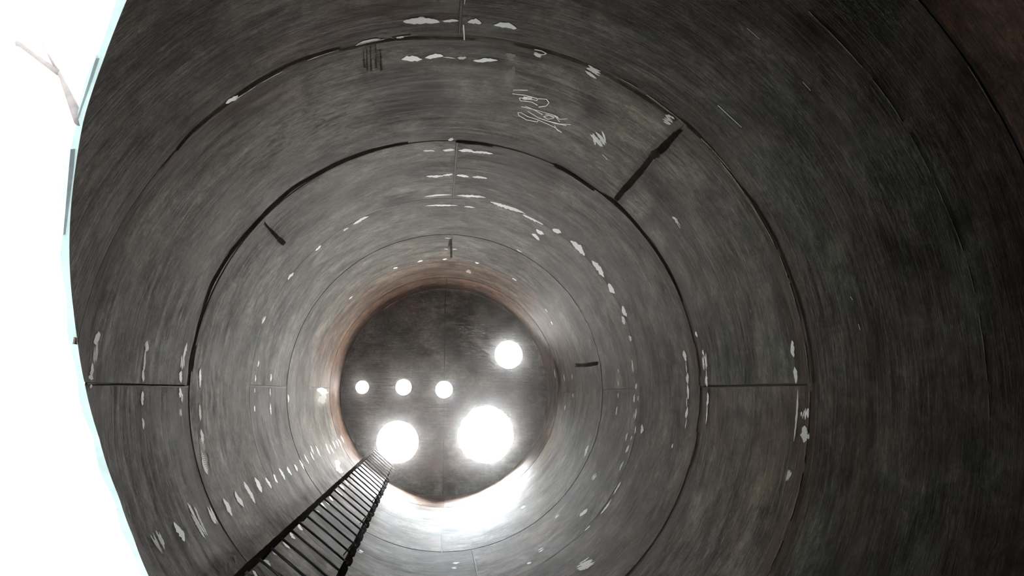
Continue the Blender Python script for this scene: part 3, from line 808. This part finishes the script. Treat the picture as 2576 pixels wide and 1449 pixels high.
lug([cyl(D(211), R+.01, 2.82), cyl(D(210), R+.05, 2.88), cyl(D(204.5), R+.075, 3.06), cyl(D(201.5), R+.045, 3.10), cyl(D(200.7), R+.01, 3.08)])
# forked bar welded to the outside of the shell
base = Vector(cyl(D(214.0), R+.016, 2.74)); tip = ray_pt(-.5017, -.4385, 3.5); tip2 = ray_pt(-.528, -.4325, 3.5)
fork = base.lerp(tip, .55)
a_ = rod([base, base.lerp(tip, .5)+Vector((.01, 0, .01)), tip], [.017, .015, .013]); b_ = rod([fork, fork.lerp(tip2, .6), tip2, tip2+(tip2-fork)*.06], [.011, .011, .012, .020])
V, F = merge([a_, b_]); o = make('forked_bar', V, F, [M_PALEBAR], None, None, True); shell_child(o)
# ---------------------------------------------------------------- ceiling plate with its six nozzle holes
HOLES = [(-1.247, -.049, .098), (-.628, -.049, .119), (-.014, -.014, .129), (.976, -.55, .214), (-.702, .769, .313), (.625, .663, .425)]
def circle_pts(cx, cy, r, n, rough=False):
    pts = []
    for i in range(n):
        t = 2*math.pi*i/n; rr = r
        if rough:
            rr = r*(1+.010*math.sin(t*9)+.006*math.sin(t*23))
            d = (t-math.radians(218)+math.pi) % (2*math.pi)-math.pi
            if abs(d) < .55: rr *= 1-.045*math.cos(d/.55*math.pi/2)-.02*math.sin(d*14)
        pts.append((cx+rr*math.cos(t), cy+rr*math.sin(t)))
    return pts
cu = bpy.data.curves.new('ceiling', 'CURVE'); cu.dimensions = '2D'; cu.fill_mode = 'BOTH'; cu.extrude = .007
for i, pts in enumerate([circle_pts(0, 0, R+.013, 200)]+[circle_pts(x, y, r, 72, i == 5) for i, (x, y, r) in enumerate(HOLES)]):
    sp = cu.splines.new('POLY'); sp.points.add(len(pts)-1); sp.use_cyclic_u = True
    for p, q in zip(sp.points, pts): p.co = (q[0], q[1], 0, 1)
tmp = bpy.data.objects.new('tmp', cu); COL.objects.link(tmp); bpy.context.view_layer.update()
me = bpy.data.meshes.new_from_object(tmp.evaluated_get(bpy.context.evaluated_depsgraph_get())); bpy.data.objects.remove(tmp)
me.name = 'ceiling'; me.materials.clear(); me.materials.append(M_CEIL)
ceil = bpy.data.objects.new('ceiling', me); COL.objects.link(ceil); ceil.location = (0, 0, ZTOP+.0075); ceil['kind'] = 'structure'
ceil['label'] = 'flat steel head of the vessel pierced by six round nozzle holes'; ceil.color = (1.3, 1.2, 1.12, 1)
for x, y, r in HOLES:                                               # short pipe stub above every hole
    V, F = [], []; n = 48
    for i in range(n):
        t = 2*math.pi*i/n
        for rr, zz in ((r+.003, .008), (r+.003, .09), (r+.013, .09), (r+.013, .008)): V.append((x+rr*math.cos(t), y+rr*math.sin(t), zz))
    for i in range(n):
        j = (i+1) % n
        for k_ in range(4): F.append((4*i+k_, 4*i+(k_+1) % 4, 4*j+(k_+1) % 4, 4*j+k_))
    make('nozzle_stub', V, F, [M_FLOOR], ceil, None, True)
V, F = merge([box_beam(Vector((-.012, -R+.02, -.0095)), Vector((-.012, -.155, -.0095)), Vector((1, 0, 0)), Vector((0, 0, 1)), .007, .003),
              box_beam(Vector((-.012, .125, -.0095)), Vector((-.012, R-.02, -.0095)), Vector((1, 0, 0)), Vector((0, 0, 1)), .007, .003)])
make('weld_seam', V, F, [M_WELD], ceil)
# ---------------------------------------------------------------- haze added to stand in for lens bloom round the holes
n = 64; V = [cyl(2*math.pi*i/n, R-.03, z) for z in (ZFLOOR+.02, ZTOP-.002) for i in range(n)]
F = [tuple(range(n))[::-1], tuple(range(n, 2*n))]+[(i, (i+1) % n, (i+1) % n+n, i+n) for i in range(n)]
hz = bpy.data.materials.new('bloom_haze'); hz.use_nodes = True; hz.node_tree.nodes.clear()
vs_ = hz.node_tree.nodes.new('ShaderNodeVolumeScatter'); vs_.inputs['Density'].default_value = HAZE; vs_.inputs['Anisotropy'].default_value = .85
vs_.inputs['Color'].default_value = (.95, .98, 1, 1)
ho = hz.node_tree.nodes.new('ShaderNodeOutputMaterial'); v2 = hz.node_tree.nodes.new('ShaderNodeVolumeScatter'); v2.inputs['Density'].default_value = .0036; v2.inputs['Anisotropy'].default_value = .98
v2.inputs['Color'].default_value = (.93, .985, 1, 1); va = hz.node_tree.nodes.new('ShaderNodeAddShader')
hz.node_tree.links.new(vs_.outputs[0], va.inputs[0]); hz.node_tree.links.new(v2.outputs[0], va.inputs[1]); hz.node_tree.links.new(va.outputs[0], ho.inputs['Volume'])
o = make('bloom_haze', V, F, [hz]); o['kind'] = 'stuff'; o['label'] = 'thin haze added inside the vessel as lens bloom around the bright holes'; o['category'] = 'haze'
# ---------------------------------------------------------------- floor and ground
V = [cyl(2*math.pi*i/96, R+.013, ZFLOOR) for i in range(96)]; V += [(x, y, ZFLOOR-.02) for x, y, z in V]
F = [tuple(range(96)), tuple(range(191, 95, -1))]+[(i, i+96, (i+1) % 96+96, (i+1) % 96) for i in range(96)]
o = make('floor', V, F, [M_FLOOR]); o['kind'] = 'structure'
V = [(40*math.cos(2*math.pi*i/64), 40*math.sin(2*math.pi*i/64), ZFLOOR-.021) for i in range(64)]
o = make('ground', V, [tuple(range(64))], [M_GROUND]); o['kind'] = 'structure'
# ---------------------------------------------------------------- ladder
RHO = 1.35
lad = empty('ladder', cyl(D(130), RHO, ZFLOOR)); lad['category'] = 'ladder'
lad['label'] = 'tall narrow dark steel ladder with round rungs fixed up the inside of the curved shell'
linv = Matrix.Translation(-Vector(cyl(D(130), RHO, ZFLOOR)))
def ladder_child(name, V, F, mat, smooth=False):
    o = make(name, V, F, [mat], None, None, smooth); o.parent = lad; o.matrix_parent_inverse = linv; return o
Lt, Lb = Vector(cyl(D(139.3), RHO, 12.18)), Vector(cyl(D(137.7), RHO, 4.05))
Rt, Rb = Vector(cyl(D(124.0), RHO, 12.05)), Vector(cyl(D(120.5), RHO, 5.2))
def on(a, b, z): return a+(b-a)*((z-a.z)/(b.z-a.z))
def Lp(z): return on(Lt, Lb, z)
def Rp(z): return on(Rt, Rb, z)
tv = (Rp(6)-Lp(6)); tv.z = 0; tv.normalize(); rv = Vector((-tv.y, tv.x, 0));
if rv.dot(Vector(cyl(D(130), 1, 0))) < 0: rv = -rv
def side_rail(fn, wid, sgn):
    """angle bar: a face across the ladder and a leg back towards the shell"""
    n = 180; zs = [ZFLOOR+.001+(12.19-ZFLOOR)*i/n for i in range(n+1)]; rs = random.Random(int(wid*1e4))
    prof = [(0, 0), (wid, 0), (wid, .006), (.006, .006), (.006, .045), (0, .045)]
    V, F = [], []
    for z in zs:
        p = fn(z); j = rs.uniform(-.002, .002); u_ = ((12.16-z)/.2975) % 1.0
        if sgn < 0: j += -.013 if u_ < .22 or u_ > .88 else .004*math.sin(z*9)
        for a, b in prof: q = p+tv*(-sgn*(a+(j if a > .01 else 0)))+rv*(b+.009); V.append((q.x, q.y, z))
    m_ = len(prof)
    for i in range(n):
        for k_ in range(m_): F.append((m_*i+k_, m_*i+(k_+1) % m_, m_*(i+1)+(k_+1) % m_, m_*(i+1)+k_))
    F.append(tuple(range(m_))); F.append(tuple(range(m_*n, m_*n+m_))[::-1])
    return ladder_child('side_rail', V, F, M_LADDER)
side_rail(Lp, .036, 1); side_rail(Rp, .046, -1)
z = 12.16; rs = random.Random(4); k = 0
while z > ZFLOOR+.15:
    a, b = Lp(z), Rp(z); a = a-tv*.006; b = b+tv*.022; mid = (a+b)/2+rv*rs.uniform(-.003, .003)+Vector((0, 0, rs.uniform(-.004, .002)))
    b.z += rs.uniform(-.012, .012)
    V, F = rod([a, mid, b], .0078, 10); ladder_child('rung', V, F, M_RUNG, True)
    w = rs.uniform(.018, .028)
    V, F = merge([rod([b-tv*.03+Vector((0, 0, -w)), b-tv*.024+Vector((0, 0, 0))+rv*.003, b-tv*.028+Vector((0, 0, w))], [.006, rs.uniform(.011, .016), .006], 7)])
    ladder_child('rung_weld', V, F, M_LADDER, True)
    if k % 5 == 3:
        for fn, sg in ((Lp, 1), (Rp, -1)):
            p = fn(z-.12); d = Vector((p.x, p.y, 0)).normalized(); q = p+tv*(-sg*.012)+rv*.016
            t_ = 0
            e = q.copy()
            while math.hypot(e.x, e.y) < R-.001: e += rv*.002
            V, F = box_beam(q, e, tv, Vector((0, 0, 1)), .004, .022); ladder_child('standoff_bracket', V, F, M_LADDER)
    z -= .2975; k += 1
bpy.context.view_layer.update()
